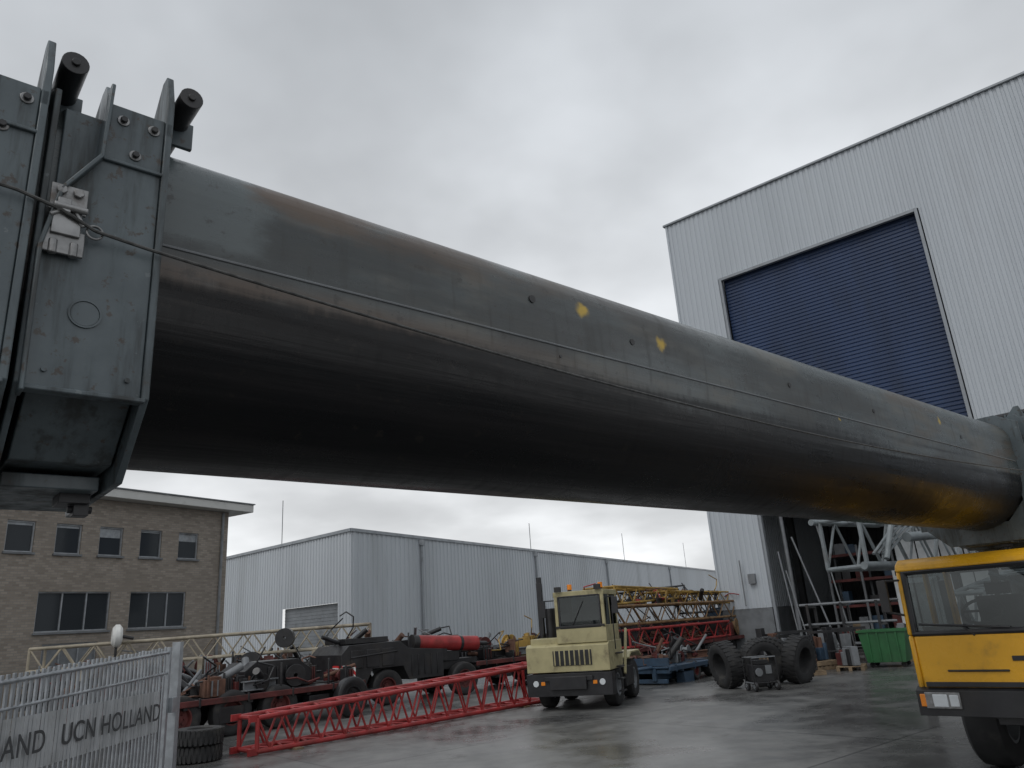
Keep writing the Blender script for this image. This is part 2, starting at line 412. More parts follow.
mb.box((.37+o,y-.02,.02),(.04,.03,.05)); mb.tube((.34+o,y-.03,.015),(.44+o,y-.03,.015),.012,0,12)
mb.tube((.36+o,y-.01,.085),(.36+o,y-.02,.085),.018,0,6);mb.tube((.41+o,y-.01,.085),(.41+o,y-.02,.085),.018,0,6)
mb.rev((.47+o,y-.012,-.045),(0,1,0),[(-.005,.020),(-.005,.028),(.005,.028),(.005,.020)],0,20)
mb.tube((.30,y-.02,-.02),(.36,y-.02,.03),.008,0,8); mb.tube((.36,y-.02,.03),(.40,y-.02,-.04),.008,0,8)
mb.build('cable_latch',boom,['steel'],bevel=.003)
mb=MB()
pts=[(-.9,-.72,.02),(-.1,-.71,.04),(.2,-.70,.025),(.33,-.69,.0),(.435,-.685,-.045)]
N=60
for i in range(1,N+1):
    t=i/N; x=.435+(10.3-.435)*t
    z=-.045+(-.10+.045)*t-.30*4*t*(1-t)*.6*(1-t*.35)
    pts.append((x,-.675,z))
mb.path(pts,.0065,0,8)
mb.build('wire_rope',boom,['cable'])

# ---------------------------------------------------------------- industrial hall (right)
hall=empty('industrial_hall',(8.46,34.05,0),R(-39.4))
TOP=20.85; DX0,DX1=2.4,10.9; DT=16.9; W=36; DEP=34
mb=MB()
mb.ribbed((0,0,0),(1,0,0),DX0-.15,2,TOP,(0,-1,0))
mb.ribbed((DX0-.15,0,0),(1,0,0),DX1-DX0+.3,DT+.15,TOP,(0,-1,0))
mb.ribbed((DX1+.15,0,0),(1,0,0),W-DX1-.15,2,TOP,(0,-1,0))
mb.ribbed((0,0,0),(0,1,0),DEP,2,TOP,(-1,0,0))
mb.ribbed((W,0,0),(0,1,0),DEP,2,TOP,(1,0,0))
mb.ribbed((0,DEP,0),(1,0,0),W,2,TOP,(0,1,0))
mb.build('cladding_walls',hall,['cladding'],smooth=False)
mb=MB()
mb.box((DX0/2-.1,.15,1.0),(DX0-.15,.34,2.0)); mb.box(((W+DX1)/2+.1,.15,1),(W-DX1-.2,.34,2))
mb.box((.15,DEP/2+.3,1.0),(.34,DEP-.4,2.0))
mb.build('plinth',hall,['plinth'],bevel=.01)
mb=MB()
mb.box((W/2,-.03,TOP+.04),(W+.3,.20,.10)); mb.box((0-.02,DEP/2,TOP+.04),(.20,DEP,.10)); mb.box((W,DEP/2,TOP+.06),(.2,DEP,.16))
mb.box((-.01,-.01,(TOP+2)/2+.0),(.10,.10,TOP-2),1)
mb.box((DX0-.05,.0,DT/2+.08),(.12,.18,DT+.16)); mb.box((DX1+.05,0,DT/2+.08),(.12,.18,DT+.16)); mb.box(((DX0+DX1)/2,0,DT+.08),(DX1-DX0-.02,.18,.14))
mb.build('trim',hall,['trim','cladding'],bevel=.01)
mb=MB(); 
z=7.0; vs=[]
while z<DT: 
    vs+=[(z,.30),(z+.03,.27),(z+.13,.27),(z+.16,.30)]; z+=.165
pv=[]
for (zz_,yy) in vs: pv+=[(DX0,yy,zz_),(DX1,yy,zz_)]
mb.add(pv,[(2*i,2*i+1,2*i+3,2*i+2) for i in range(len(vs)-1)])
mb.box(((DX0+DX1)/2,.3,6.95),(DX1-DX0-.04,.10,.14))
mb.build('roller_door',hall,['rolldoor'],smooth=False)
mb=MB()
mb.box((W/2,DEP/2,TOP-.8),(W-.3,DEP-.3,.2))
for i in range(6): mb.box((W/2,4+i*5.5,TOP-1.5),(W-.5,.25,.9))
for i in range(6):
    mb.box((.5,3+i*5.5,TOP/2-.6),(.3,.3,TOP-1.5)); mb.box((12.3,3+i*5.5,TOP/2-.6),(.3,.3,TOP-1.5))
mb.build('roof_and_frame',hall,['darkint'])
mb=MB()
for i in range(6): mb.box((6.6+i*.75,3.4+.12*(i%2),1.7),(.70,.06,3.2))
for i in range(5): mb.box((6.9+i*.85,3.6,4.2),(.8,.05,1.4))
mb.build('stacked_panels',hall,['interior'],bevel=.01)
mb=MB()
for i in range(3): 
    for y in(4.2,5.4): mb.box((3.4+i*1.4,y,2.2),(.1,.1,4.4),1)
for k in range(4):
    for y in(4.2,5.4): mb.box((4.8,y,.7+k*1.1),(2.9,.06,.12),0)
    mb.box((4.8,4.8,.66+k*1.1),(2.8,1.1,.04),1)
rr_=random.Random(4)
for i in range(18):
    k=rr_.randrange(4); h=rr_.uniform(.2,.7); mb.box((rr_.uniform(3.6,6.0),4.8,.7+k*1.1+h/2),(rr_.uniform(.25,.6),rr_.uniform(.4,.9),h),rr_.randrange(5))
mb.build('storage_rack',hall,['darkred','grey','black','wood','blue'],bevel=.01)
mb=MB()
mb.ribbed((12.5,1,0),(0,1,0),30,0,TOP-1,(-1,0,0)); mb.ribbed((.2,16,0),(1,0,0),12.2,0,TOP-1,(0,-1,0)); mb.build('partition',hall,['darkint'],smooth=False)
mb=MB()
mb.tube((3.4,-.5,0),(2.9,-.1,4.2),.03); mb.tube((3.8,-.6,0),(3.1,-.1,3.4),.025); mb.tube((3.0,.6,0),(3.0,.6,6.9),.08)
mb.tube((4.4,.9,0),(3.2,.9,4.8),.04); mb.tube((4.9,1.1,0),(4.2,1.3,5.2),.03); mb.tube((1.2,-.25,2.1),(1.2,-.25,4.0),.03)
mb.box((1.6,-.12,3.2),(.3,.16,.4))
mb.build('door_guides',hall,['grey'])

# ---------------------------------------------------------------- warehouse (centre background)
C0=Vector((-11,48.3)); dl=Vector((.4595,.888)); dr=Vector((-.735,.677)); H=8.5
shed=empty('warehouse',(C0.x,C0.y,0),0)
n1_=Vector((.888,-.4595,0)); n2_=Vector((-.677,-.735,0))
mb=MB()
mb.ribbed((0,0,0),(dl.x,dl.y,0),125,0,H,n1_,.5,.05)
def onl(s_,z=0,off=0): return (dr.x*s_+n2_.x*off,dr.y*s_+n2_.y*off,z)
mb.ribbed((0,0,0),(dr.x,dr.y,0),1.4,0,H,n2_,.35,.05)
mb.ribbed(onl(1.4),(dr.x,dr.y,0),6.8,4.1,H,n2_,.35,.05)
mb.ribbed(onl(8.2),(dr.x,dr.y,0),14,0,H,n2_,.35,.05)
mb.build('cladding',shed,['shedclad'],smooth=False)
mb=MB()
A=Vector((0,0)); B=dl*125; D_=dr*22; E=B+D_
mb.add([(A.x,A.y,H),(B.x,B.y,H),(E.x,E.y,H+.1),(D_.x,D_.y,H)],[(0,1,2,3)])
mb.build('roof',shed,['trim'],smooth=False)
def beam(mb,a,b_,z0,z1,off,th,nrm,mi=0):
    a=Vector((a.x,a.y,0));b_=Vector((b_.x,b_.y,0))
    vs=[]
    for p in(a,b_):
        for o_ in(off,off+th):
            for z in(z0,z1): q=p+nrm*o_; vs.append((q.x,q.y,z))
    mb.add(vs,[(0,1,3,2),(4,6,7,5),(0,4,5,1),(2,3,7,6),(0,2,6,4),(1,5,7,3)],mi)
mb=MB(); beam(mb,A-dl*.1,B,H-.08,H+.12,.02,.12,n1_); beam(mb,A-dr*.1,D_,H-.08,H+.12,.02,.12,n2_)
for s_ in(7.6,26,44,68,95):
    p=dl*s_; q=Vector((p.x,p.y,0))+n1_*.16
    mb.tube((q.x,q.y,0),(q.x,q.y,H-.2),.10,0,10); mb.box((q.x,q.y,H-.35),(.35,.35,.4))
mb.build('gutters_downpipes',shed,['trim'])
mb=MB()
beam(mb,dr*1.4,dr*8.2,0,4.1,-.25,.05,n2_)
zz_=.2
while zz_<4: beam(mb,dr*1.4,dr*8.2,zz_,zz_+.04,-.2,.02,n2_); zz_+=.22
mb.build('shutter_door',shed,['shedrd'],smooth=False)
mb=MB()
for s_,h_ in((32,3.6),(60,4.5),(90,5)):
    p=dl*s_+dr*4; mb.tube((p.x,p.y,H),(p.x,p.y,H+h_),.035)
p=dr*10+dl*1; mb.tube((p.x,p.y,H),(p.x,p.y,H+3.6),.03)
mb.build('antenna_rods',shed,['grey'])

# ---------------------------------------------------------------- brick office
off=empty('brick_office_building',(-13.35,34,0),R(-119.9))
ops=[(x-.48,x+.48,5.6,6.7) for x in(2.0,3.75,5.45,7.1,8.8,10.5,12.2,13.9)]+[(1.95,4.45,2.85,4.25),(5.25,7.95,2.85,4.25),(9.2,11.8,2.85,4.25)]+[(5.6,7.6,0,2.45)]
xs=sorted(set([0,18]+[o[0] for o in ops]+[o[1] for o in ops])); zs=sorted(set([0,7.75]+[o[2] for o in ops]+[o[3] for o in ops]))
mb=MB()
for i in range(len(xs)-1):
    for j in range(len(zs)-1):
        cx=(xs[i]+xs[i+1])/2; cz=(zs[j]+zs[j+1])/2
        if any(o[0]<cx<o[1] and o[2]<cz<o[3] for o in ops): continue
        mb.add([(xs[i],0,zs[j]),(xs[i+1],0,zs[j]),(xs[i+1],0,zs[j+1]),(xs[i],0,zs[j+1])],[(0,1,2,3)])
for (a,b_,c_,d_) in ops:
    mb.add([(a,0,c_),(b_,0,c_),(b_,0,d_),(a,0,d_),(a,-.14,c_),(b_,-.14,c_),(b_,-.14,d_),(a,-.14,d_)],[(0,1,5,4),(1,2,6,5),(2,3,7,6),(3,0,4,7)])
mb.add([(0,0,0),(0,-14,0),(0,-14,7.75),(0,0,7.75)],[(0,1,2,3)])
mb.add([(18,0,0),(18,-14,0),(18,-14,7.75),(18,0,7.75)],[(0,1,2,3)])
mb.build('walls',off,['brick'],smooth=False)
mb=MB(); gm=MB(); sm=MB()
for k,(a,b_,c_,d_) in enumerate(ops):
    gm.add([(a,-.12,c_),(b_,-.12,c_),(b_,-.12,d_),(a,-.12,d_)],[(0,1,2,3)],1 if c_==0 else 0)
    t=.05
    mb.box(((a+b_)/2,-.09,c_+t/2),(b_-a,.06,t)); mb.box(((a+b_)/2,-.09,d_-t/2),(b_-a,.06,t))
    mb.box((a+t/2,-.09,(c_+d_)/2),(t,.05,d_-c_-2*t)); mb.box((b_-t/2,-.09,(c_+d_)/2),(t,.05,d_-c_-2*t))
    n=3 if b_-a>1.5 else 1
    for i in range(1,n): mb.box((a+(b_-a)*i/n,-.09,(c_+d_)/2),(t,.045,d_-c_-2*t))
    if c_>3:
        rb=random.Random(k).uniform(.0,.45); mb.box(((a+b_)/2,-.112,d_-t-rb*.4),(b_-a-.12,.006,rb*.8+.01))
    if c_>0: sm.box(((a+b_)/2,.02,c_-.04),(b_-a+.1,.14,.07))
mb.build('window_frames',off,['galv']); gm.build('window_panes',off,['wglass','grey'],smooth=False); sm.build('sills',off,['plinth'])
mb=MB(); mb.box((8.7,-6.6,7.93),(19.2,14.4,.34)); mb.build('roof_overhang',off,['fascia'],bevel=.02)
mb=MB(); mb.tube((.35,.08,0),(.35,.08,7.7),.06); mb.box((8.7,-6.6,8.13),(19.3,14.5,.05)); mb.build('downpipe_and_cap',off,['grey'])

# ---------------------------------------------------------------- gate
gate=empty('steel_gate',(-6.2,13.8,0),0)
gd=Vector((.15,-5.9,0)); L=gd.length; gdn=gd.normalized()
def gp(s_,z,o_=0): p=gdn*s_; return Vector((p.x+o_,p.y,z))
topz=lambda s_: 2.05-.26*s_/L
mb=MB()
mb.box(gp(0,1.05),(.14,.14,2.12)); mb.box(gp(.35,1.03),(.07,.07,2.0))
mb.tube(gp(.35,.12),gp(L,.10),.035); mb.tube(gp(.35,topz(.35)-.08),gp(L,topz(L)-.08),.03); mb.tube(gp(.35,1.62),gp(L,1.42),.022)
s_=.5; rg_=random.Random(2)
while s_<L:
    p0=gp(s_,.12,rg_.uniform(-.008,.008)); p1=gp(s_,topz(s_)+rg_.uniform(-.012,.012)); c_=(p0+p1)/2
    mb.box(c_,(.026,.05,(p1-p0).length)); s_+=.115
mb.box(gp(L,1.0),(.1,.1,1.95))
mb.box(gp(.2,1.1,.05),(.1,.18,.24))
mb.build('frame_and_bars',gate,['galv'],bevel=.004)
mb=MB()
s0=.7
while s0<L:
    a=gp(s0,0,.05); b_=gp(min(s0+.07,L),0,.05)
    mb.add([(a.x,a.y,.74),(b_.x,b_.y,.74),(b_.x,b_.y,1.36),(a.x,a.y,1.36)],[(0,1,2,3)]); s0+=.082
mb.build('banner',gate,['mesh'],smooth=False)
def text(s,y0,name,size=.36):
    cu=bpy.data.curves.new(name,'FONT'); cu.body=s; cu.size=size; cu.extrude=.002; cu.offset=.002; cu.space_character=1.05
    o=bpy.data.objects.new(name,cu); scene.collection.objects.link(o); o.data.materials.append(M['darkint'])
    o.parent=gate
    o.matrix_local=Matrix.Translation((.15*(13.8-y0)/5.9+.062,y0-13.8,.93))@Matrix(((0,0,1,0),(1,0,0,0),(0,1,0,0),(0,0,0,1)))
text('UCN HOLLAND',10.3,'banner_lettering'); text('NOORLAND',7.75,'banner_lettering_b')

# ---------------------------------------------------------------- red lattice jib on ground
def group_dir(name,p0,p1,z=0):
    a=Vector(p0);b_=Vector(p1); an=math.atan2(b_.y-a.y,b_.x-a.x); return empty(name,(a.x,a.y,z),an),(b_-a).length
gj,L=group_dir('lattice_jib_section',(-5.5,15.5),(.1,21.6))
mb=MB(); mb.lattice(L,.7,.58,.95,.9,.048,.024,15,0,.07,.07)
for t,h,w in((0,.58,.7),(L,.9,.95)):
    for yy in(-w/2,w/2):
        for zc in(.07,.07+h): mb.box((t+(.08 if t else -.08),yy,zc),(.2,.05,.12))
mb.build('lattice',gj,['red'])
mb=MB()
for x in(.8,L-1): mb.box((x,0,.01),(.16,1.1,.05))
mb.build('timber_blocks',gj,['wood'])

# ---------------------------------------------------------------- trailers
def trailer(name,p0,p1,deck=1.05,width=2.4,axles=3,col='black',deckcol='darkred',R_=.45,wend=0):
    g_,L=group_dir(name,p0,p1)
    mb=MB()
    for yy in(-.45,.45): mb.box((L/2,yy,deck-.22),(L,.14,.34),0)
    for i in range(int(L/.8)+1): mb.box((min(i*.8+.1,L-.1),0,deck-.12),(.1,width-.04,.12),0)
    mb.box((L/2,0,deck-.01),(L,width-.1,.05),0)
    for yy in(-width/2,width/2): mb.box((L/2,yy,deck-.05),(L,.06,.13),1)
    for i in range(int(L/1.2)):
        for yy in(-width/2,width/2): mb.box((.4+i*1.2,yy*1.005,deck-.05),(.05,.07,.2),0)
    for i in range(int(L/2.4)):
        mb.box((1.2+i*2.4,-width/2+.15,deck-.38),(.6,.3,.35),0)
    mb.box((.1,0,deck-.4),(.1,width-.3,.12),0)
    mb.build('frame_and_deck',g_,[col,deckcol],bevel=.01)
    mb=MB()
    for a in range(axles):
        x=wend+.8+a*1.25
        mb.tube((x,-width/2+.3,R_),(x,width/2-.3,R_),.07,1)
        for yy in(-width/2+.18,width/2-.18): mb.wheel((x,yy,R_),(0,1,0),R_,.34,0,1,seg=28)
    mb.build('wheels',g_,['rubber','darkred'])
    return g_,L
def rnd_clutter(par,name,L,width,z0,n,mats,smin=.2,smax=.7,seed=1):
    rr=random.Random(seed); mb=MB()
    for i in range(n):
        x=rr.uniform(.4,L-.4); y=rr.uniform(-width/2+.2,width/2-.2); k=rr.random(); mi=rr.randrange(len(mats))
        sz=[rr.uniform(smin,smax) for _ in range(3)]
        if k<.3:
            mb.box((x,y,z0+sz[2]/2),sz,mi,Matrix.Rotation(rr.uniform(-.4,.4),3,'Z'))
            mb.box((x,y,z0+sz[2]+.03),(sz[0]*.6,sz[1]*.6,.06),mi)
            mb.tube((x-sz[0]/2,y-sz[1]/2,z0),(x-sz[0]/2,y-sz[1]/2,z0+sz[2]*1.3),.03,mi)
            for q in(-.3,0,.3): mb.box((x+sz[0]*q,y-sz[1]/2,z0+sz[2]/2),(.03,.05,sz[2]*.9),(mi+1)%len(mats))
        elif k<.5:
            mb.tube((x,y,z0+.15),(x+rr.uniform(-1,1),y+rr.uniform(-.5,.5),z0+rr.uniform(.1,.8)),rr.uniform(.03,.1),mi,12)
        elif k<.62:
            a=rr.uniform(-.5,.5); Mx=Matrix.Rotation(a,3,'Z'); l=rr.uniform(.8,1.8)
            for dz in(0,.2): mb.box((x,y,z0+.05+dz),(l,.2,.03),mi,Mx)
            mb.box((x,y,z0+.15),(l,.03,.2),mi,Mx)
        elif k<.75:
            mb.rev((x,y,z0+sz[0]*.6),(rr.uniform(-.3,.3),1,0),[(-.12,.05),(-.12,sz[0]*.6),(-.09,sz[0]*.6),(-.09,sz[0]*.4),(.09,sz[0]*.4),(.09,sz[0]*.6),(.12,sz[0]*.6),(.12,.05)],mi,24)
        else:
            a=Vector((x,y,z0)); 
            for q in range(5):
                b_=a+Vector((rr.uniform(-.5,.5),rr.uniform(-.4,.4),rr.uniform(-.15,.35))); b_.z=max(b_.z,z0); mb.tube(a,b_,.022,mi); a=b_
    return mb.build(name,par,mats,bevel=.008)
gt,L=trailer('equipment_trailer',(-10.2,16.6),(-5.4,22.3),.85,2.3,3,'black','darkred',.5,1.6)
rnd_clutter(gt,'load',L,2.2,.88,120,['black','darkred','black','rust','grey','black'],.15,.5,3)
mb=MB()
for x in (4.9,6.3): mb.tube((x,-1.1,.85),(x,-1.1,1.5),.03); mb.tube((x,1.1,.85),(x,1.1,1.7),.03)
mb.wheel((6.9,-1.25,.5),(0,1,0),.5,.3,0,0,seg=28); mb.tube((L,0,.5),(L+1.6,.1,.45),.07)
mb.prism([(4.2,.9),(4.2,1.35),(4.5,1.55),(5.7,1.55),(6.1,1.3),(6.1,.9)],'y',-.6,.6,0)
for i in range(5): mb.box((4.6+i*.25,-.62,1.2),(.04,.04,.4),0)
mb.build('stakes_engine_box_drawbar',gt,['black'],bevel=.012)
gt2,L=trailer('lattice_boom_trailer',(-15.5,24.6),(-5.6,26.6),1.0,2.4,4,'black','black',.5,3)
mb=MB(); mb.lattice(L+.2,1.2,.66,1.2,.66,.05,.028,11,0,1.62,1.70)
for x in(1.5,5,8.5): mb.box((x,0,1.35),(.15,1.4,.6))
mb.build('boom_lattice',gt2,['latbeige'])
rnd_clutter(gt2,'load',L,2.2,1.03,80,['black','rust','grey','darkred','black'],.2,.6,5)
mb=MB(); mb.rev((2.55,-.9,2.5),(1,.4,0),[(-.14,.05),(-.14,.24),(-.06,.34),(.06,.34),(.14,.24),(.14,.05)],0,28); mb.tube((2.55,-.9,1.2),(2.55,-.9,2.3),.04,1)
mb.tube((2.6,-.9,2.5),(3.0,-.75,2.4),.05,1); mb.rev((7.6,-.9,2.1),(.2,1,0),[(-.1,.05),(-.1,.30),(.1,.30),(.1,.05)],1,28)
mb.build('lamp_head_and_reel',gt2,['white','black'],)
gc,L=group_dir('crane_carrier',(-6.2,23.8),(-2.4,26.6))
mb=MB()
mb.prism([(0,.70),(0,1.5),(.25,1.75),(1.9,1.78),(2.2,1.55),(3.4,1.45),(3.4,.65),(2.2,.65),(2.0,1.05),(1.0,1.05),(.8,.65)],'y',-1.2,1.2,0)
mb.box((1.0,0,1.86),(1.4,1.6,.16),0); mb.box((4.0,0,.95),(1.8,1.6,.3),0); mb.box((3.8,-.6,1.2),(.8,.5,.3),0)
mb.tube((.3,-1.22,1.4),(1.8,-1.22,1.5),.03,0); mb.tube((2.3,-1.0,1.4),(2.3,-1.0,2.0),.03,0); mb.box((2.7,.4,1.6),(.9,.8,.35),0)
for i in range(5): mb.box((2.3+i*.22,-1.215,1.05),(.03,.03,.6),0)
for i in range(3): mb.box((.5+i*.5,-1.212,1.35),(.4,.03,.5),0)
mb.build('body',gc,['black'],bevel=.03)
rnd_clutter(gc,'fittings',4.5,1.8,1.56,22,['black','grey','rust','black'],.12,.3,31)
mb=MB(); 
for x in(1.5,4.2):
    for yy in(-1.0,1.0): mb.wheel((x,yy,.5),(0,1,0),.5,.4,0,1)
mb.tube((1.5,-1,.5),(1.5,1,.5),.08,1); mb.tube((4.2,-1,.5),(4.2,1,.5),.08,1)
mb.build('wheels',gc,['rubber','darkred'])
mb=MB(); mb.box((.22,-1.24,.85),(.42,.03,.72)); mb.box((-.03,-.9,.85),(.03,.42,.72)); mb.build('warning_boards',gc,['chevron'])
mb=MB(); mb.tube((2.6,-.8,1.68),(4.9,-.8,1.52),.23,0,24); mb.tube((4.9,-.8,1.52),(5.3,-.8,1.49),.07,1); mb.box((3.6,-.8,1.3),(.2,.3,.4),1); mb.tube((2.5,-.8,1.687),(2.7,-.8,1.673),.245,1,24); mb.tube((4.2,-.8,1.569),(4.3,-.8,1.562),.24,1,24)
mb.build('hydraulic_cylinder',gc,['red','black'])
gt3,L=trailer('low_loader_trailer',(-2.6,26.5),(4.6,33.5),.95,2.4,4,'black','darkred',.45,2)
rnd_clutter(gt3,'load',L,2.2,.98,130,['black','darkred','black','grey','rust','latyellow'],.15,.6,9)
gs,L=trailer('lattice_stack_trailer',(2.2,27.2),(8.3,34.5),.95,2.4,4,'black','darkred',.45,3)
mb=MB(); mb.lattice(L,1.9,.62,1.9,.62,.045,.026,8,0,1.75,1.75); mb.build('lower_lattice',gs,['latbrown'])
mb=MB(); mb.lattice(L*.8,.8,.55,.8,.55,.045,.026,8,0,1.02,1.02,org=(.4,-.8,0)); mb.build('red_lattice',gs,['red'])
mb=MB(); mb.lattice(L*.55,1.3,.6,1.0,.35,.04,.024,6,0,2.45,2.6,org=(.3,-.2,0),skew=.3); mb.lattice(L*.5,1.0,.45,1.0,.45,.035,.022,6,0,2.42,2.30,org=(4.6,.1,0),skew=-.4); mb.build('upper_lattice',gs,['latyellow'])
mb=MB(); mb.lattice(L*.6,.7,.4,.7,.3,.035,.02,8,0,2.45,2.85,org=(2.2,.9,0))
for x in(1,4,7): mb.box((x,0,1.35),(.14,2.3,.7))
for i in range(9): mb.tube((.3+i*.95,-1.0,1.5+.2*(i%3)),(1.5+i*.9,.6,2.9+.35*math.sin(i*2)),.022)
mb.build('dark_lattice',gs,['black'])
rnd_clutter(gs,'load',L,2.4,.98,130,['darkred','black','latbrown','rust','black','darkred'],.15,.6,14)
rnd_clutter(gs,'load_on_top',L,1.8,2.35,40,['black','latyellow','rust','black','red'],.1,.35,17)
gs2,L=trailer('crane_parts_trailer',(7,33),(12.4,43),1.0,2.4,4,'black','darkred',.45,3)
rnd_clutter(gs2,'load',L,2.2,1.0,60,['black','darkred','grey','blue'],.3,1.1,22)
mb=MB(); mb.lattice(L,1.4,.8,1.4,.8,.05,.03,10,0,2.0,2.0); mb.build('lattice',gs2,['black'])
gb,L=trailer('blue_flatbed_trailer',(3.3,24.4),(5.7,27.4),.5,2.0,2,'blue','blue',.28,1)
mb=MB(); mb.box((.1,0,.65),(.06,1.9,.22)); mb.tube((0,-.4,.5),(-1.1,0,.45),.05); mb.tube((0,.4,.5),(-1.1,0,.45),.05); mb.build('headboard_drawbar',gb,['blue'])
rnd_clutter(gb,'load',L,1.8,.53,34,['black','rust','darkred','grey'],.1,.4,41)

# ---------------------------------------------------------------- terminal tractor
tt=empty('terminal_tractor',(.85,18.9,0),R(-20))
mb=MB()
mb.box((0,.18,.58),(2.1,.36,.50)); mb.box((0,2.0,.62),(.9,4.2,.28)); mb.box((0,-.03,.72),(1.2,.06,.1))
mb.box((0,3.2,.98),(1.0,.9,.14)); mb.box((-.8,1.9,.65),(.45,1.0,.5)); mb.box((.82,1.95,.6),(.4,.9,.45))
mb.box((.13,-.006,1.17),(.96,.02,.34))
mb.box((-.98,1.2,2.35),(.13,.13,1.3)); mb.tube((-.98,1.2,1.4),(-.98,1.2,3.15),.07,0,14); mb.tube((-.78,1.35,1.4),(-.78,1.35,2.35),.14,0,16)
mb.box((.38,.04,1.87),(1.22,.02,.05))
for y in(1.6,1.9,2.2,2.5,2.8): mb.tube((-.3,y,.8),(.3,y+.3,1.0),.025)
mb.tube((-.3,1.4,1.0),(-.1,1.9,1.7),.02); mb.tube((-.1,1.9,1.7),(.0,2.6,1.0),.02)
mb.build('chassis_and_bumper',tt,['black'],bevel=.015)
mb=MB()
mb.prism([(0,.86),(0,1.44),(.12,1.5),(1.35,1.5),(1.35,.95),(1.2,.86)],'x',-1.03,1.03)
for i in range(8): mb.box((-.30+i*.123,-.02,1.17),(.035,.025,.34))
mb.box((.39,.68,1.68),(1.24,1.26,.38)); mb.box((.39,.70,2.63),(1.28,1.30,.12))
for (x,y) in((-.19,.09),(.97,.09),(-.19,1.28),(.97,1.28)): mb.box((x,y,2.2),(.08,.08,.8))
mb.box((.97,.62,2.2),(.06,.06,.8)); mb.box((.39,1.29,2.0),(1.1,.04,.4))
mb.box((-.6,.6,1.56),(.7,.9,.14)); 
for sx in(-.82,.82): mb.prism([(2.0,1.02),(2.25,1.16),(3.25,1.16),(3.5,1.02),(3.47,.98),(3.23,1.11),(2.27,1.11),(2.03,.98)],'x',sx-.22,sx+.22)
mb.box((1.02,1.75,1.2),(.06,.08,1.2),0,Matrix.Rotation(R(-28),3,'X')); mb.box((.62,1.75,1.2),(.06,.08,1.2),0,Matrix.Rotation(R(-28),3,'X'))
mb.build('body_and_cab',tt,['beige'],bevel=.02)
mb=MB()
mb.box((.39,.075,2.2),(1.06,.015,.76)); mb.box((-.20,.69,2.2),(.015,1.1,.74)); mb.box((.985,.69,2.2),(.015,1.1,.74)); mb.box((.39,1.3,2.38),(1.06,.015,.36))
mb.build('windows',tt,['glass'])
mb=MB(); mb.box((.4,.8,1.9),(.5,.5,.12)); mb.box((.4,1.05,2.15),(.5,.12,.5)); mb.rev((.4,.42,2.05),(0,-.5,.86),[(-.012,.17),(-.012,.195),(.012,.195),(.012,.17)],0,20); mb.tube((.4,.3,1.85),(.4,.42,2.05),.03)
mb.box((.39,.25,1.92),(1.0,.25,.14))
for x0_ in(-.12,.9): mb.tube((x0_,.06,1.84),(x0_,.06,2.57),.02)
mb.tube((-.12,.06,1.84),(.9,.06,1.84),.02); mb.tube((-.12,.06,2.57),(.9,.06,2.57),.02)
mb.build('seat_and_wheel',tt,['seat'],bevel=.02)
mb=MB()
for (x,y) in((-.82,.95),(.82,.95),(-.82,2.75),(.82,2.75)): mb.wheel((x,y,.48),(1,0,0),.48,.34)
mb.tube((-.8,.95,.48),(.8,.95,.48),.07,1); mb.tube((-.8,2.75,.48),(.8,2.75,.48),.1,1)
mb.build('wheels',tt,['rubber','grey'])
mb=MB()
for x in(-.82,.82): mb.tube((x,.0,.62),(x,-.02,.62),.07,0,20); mb.box((x*.78,-.005,.62),(.10,.02,.08),1)
for x in(.0,.8): mb.tube((x,.7,2.69),(x,.7,2.75),.05,2,12); mb.tube((x,.7,2.75),(x,.7,2.88),.06,1,14)
mb.box((.9,0,2.75),(.16,.08,.12),2); mb.box((-.1,0,2.75),(.16,.08,.12),2)
mb.tube((1.03,.1,2.5),(1.3,-.05,2.5),.015,2); mb.box((1.3,-.05,2.3),(.14,.05,.38),2); mb.tube((-.25,.1,2.5),(-.5,-.05,2.5),.015,2); mb.box((-.5,-.05,2.3),(.14,.05,.38),2)
mb.tube((.2,.05,1.9),(.5,.06,2.45),.012,2)
for z_ in(.35,.62,.9,1.2): mb.box((1.1,.75,z_),(.12,.35,.03),2)
mb.tube((1.12,.35,1.3),(1.12,.35,2.3),.014,2)
mb.build('lights_and_mirrors',tt,['lamp','orange','black'],bevel=.005)

# ---------------------------------------------------------------- tyres
def tyre(loc,axis,Rr,Wd,name='tyre'):
    e=empty(name,loc); mb=MB(); mb.wheel((0,0,0),axis,Rr,Wd,0,0,lugs=True,rim=False,seg=44); mb.build('casing',e,['rubber'])
tyre((5.25,21.7,.60),(1,.25,.12),.60,.45)
tyre((6.15,21.5,.60),(-.25,1,.2),.61,.42)
tyre((6.65,22.3,.60),(.5,1,.1),.61,.42)
tyre((7.25,21.7,.60),(-.75,.8,.2),.62,.42)
tyre((-6.28,15.1,.15),(0,0,1),.42,.28); tyre((-6.25,15.05,.44),(.03,0,1),.42,.28)
gcx=empty('generator_cart',(5.85,20.6,0),R(10)); mb=MB()
mb.box((0,0,.42),(.5,.4,.4),0); mb.box((0,0,.68),(.36,.3,.1),0)
for x in(-.33,.33):
    for y in(-.25,.25): mb.tube((x,y,.12),(x,y,.8),.016,0)
    mb.tube((x,-.25,.8),(x,.25,.8),.016,0); mb.tube((x,-.25,.2),(x,.25,.2),.016,1)
for y in(-.25,.25): mb.tube((-.33,y,.8),(.33,y,.8),.016,1); mb.tube((-.33,y,.2),(.33,y,.2),.016,0)
mb.tube((-.15,-.21,.45),(-.15,-.24,.45),.1,1,16); mb.box((.12,-.21,.5),(.16,.03,.2),1)
for x in(-.3,.3): mb.wheel((x,-.22,.12),(1,0,0),.12,.07,0,1,seg=16); mb.wheel((x,.22,.12),(1,0,0),.12,.07,0,1,seg=16)
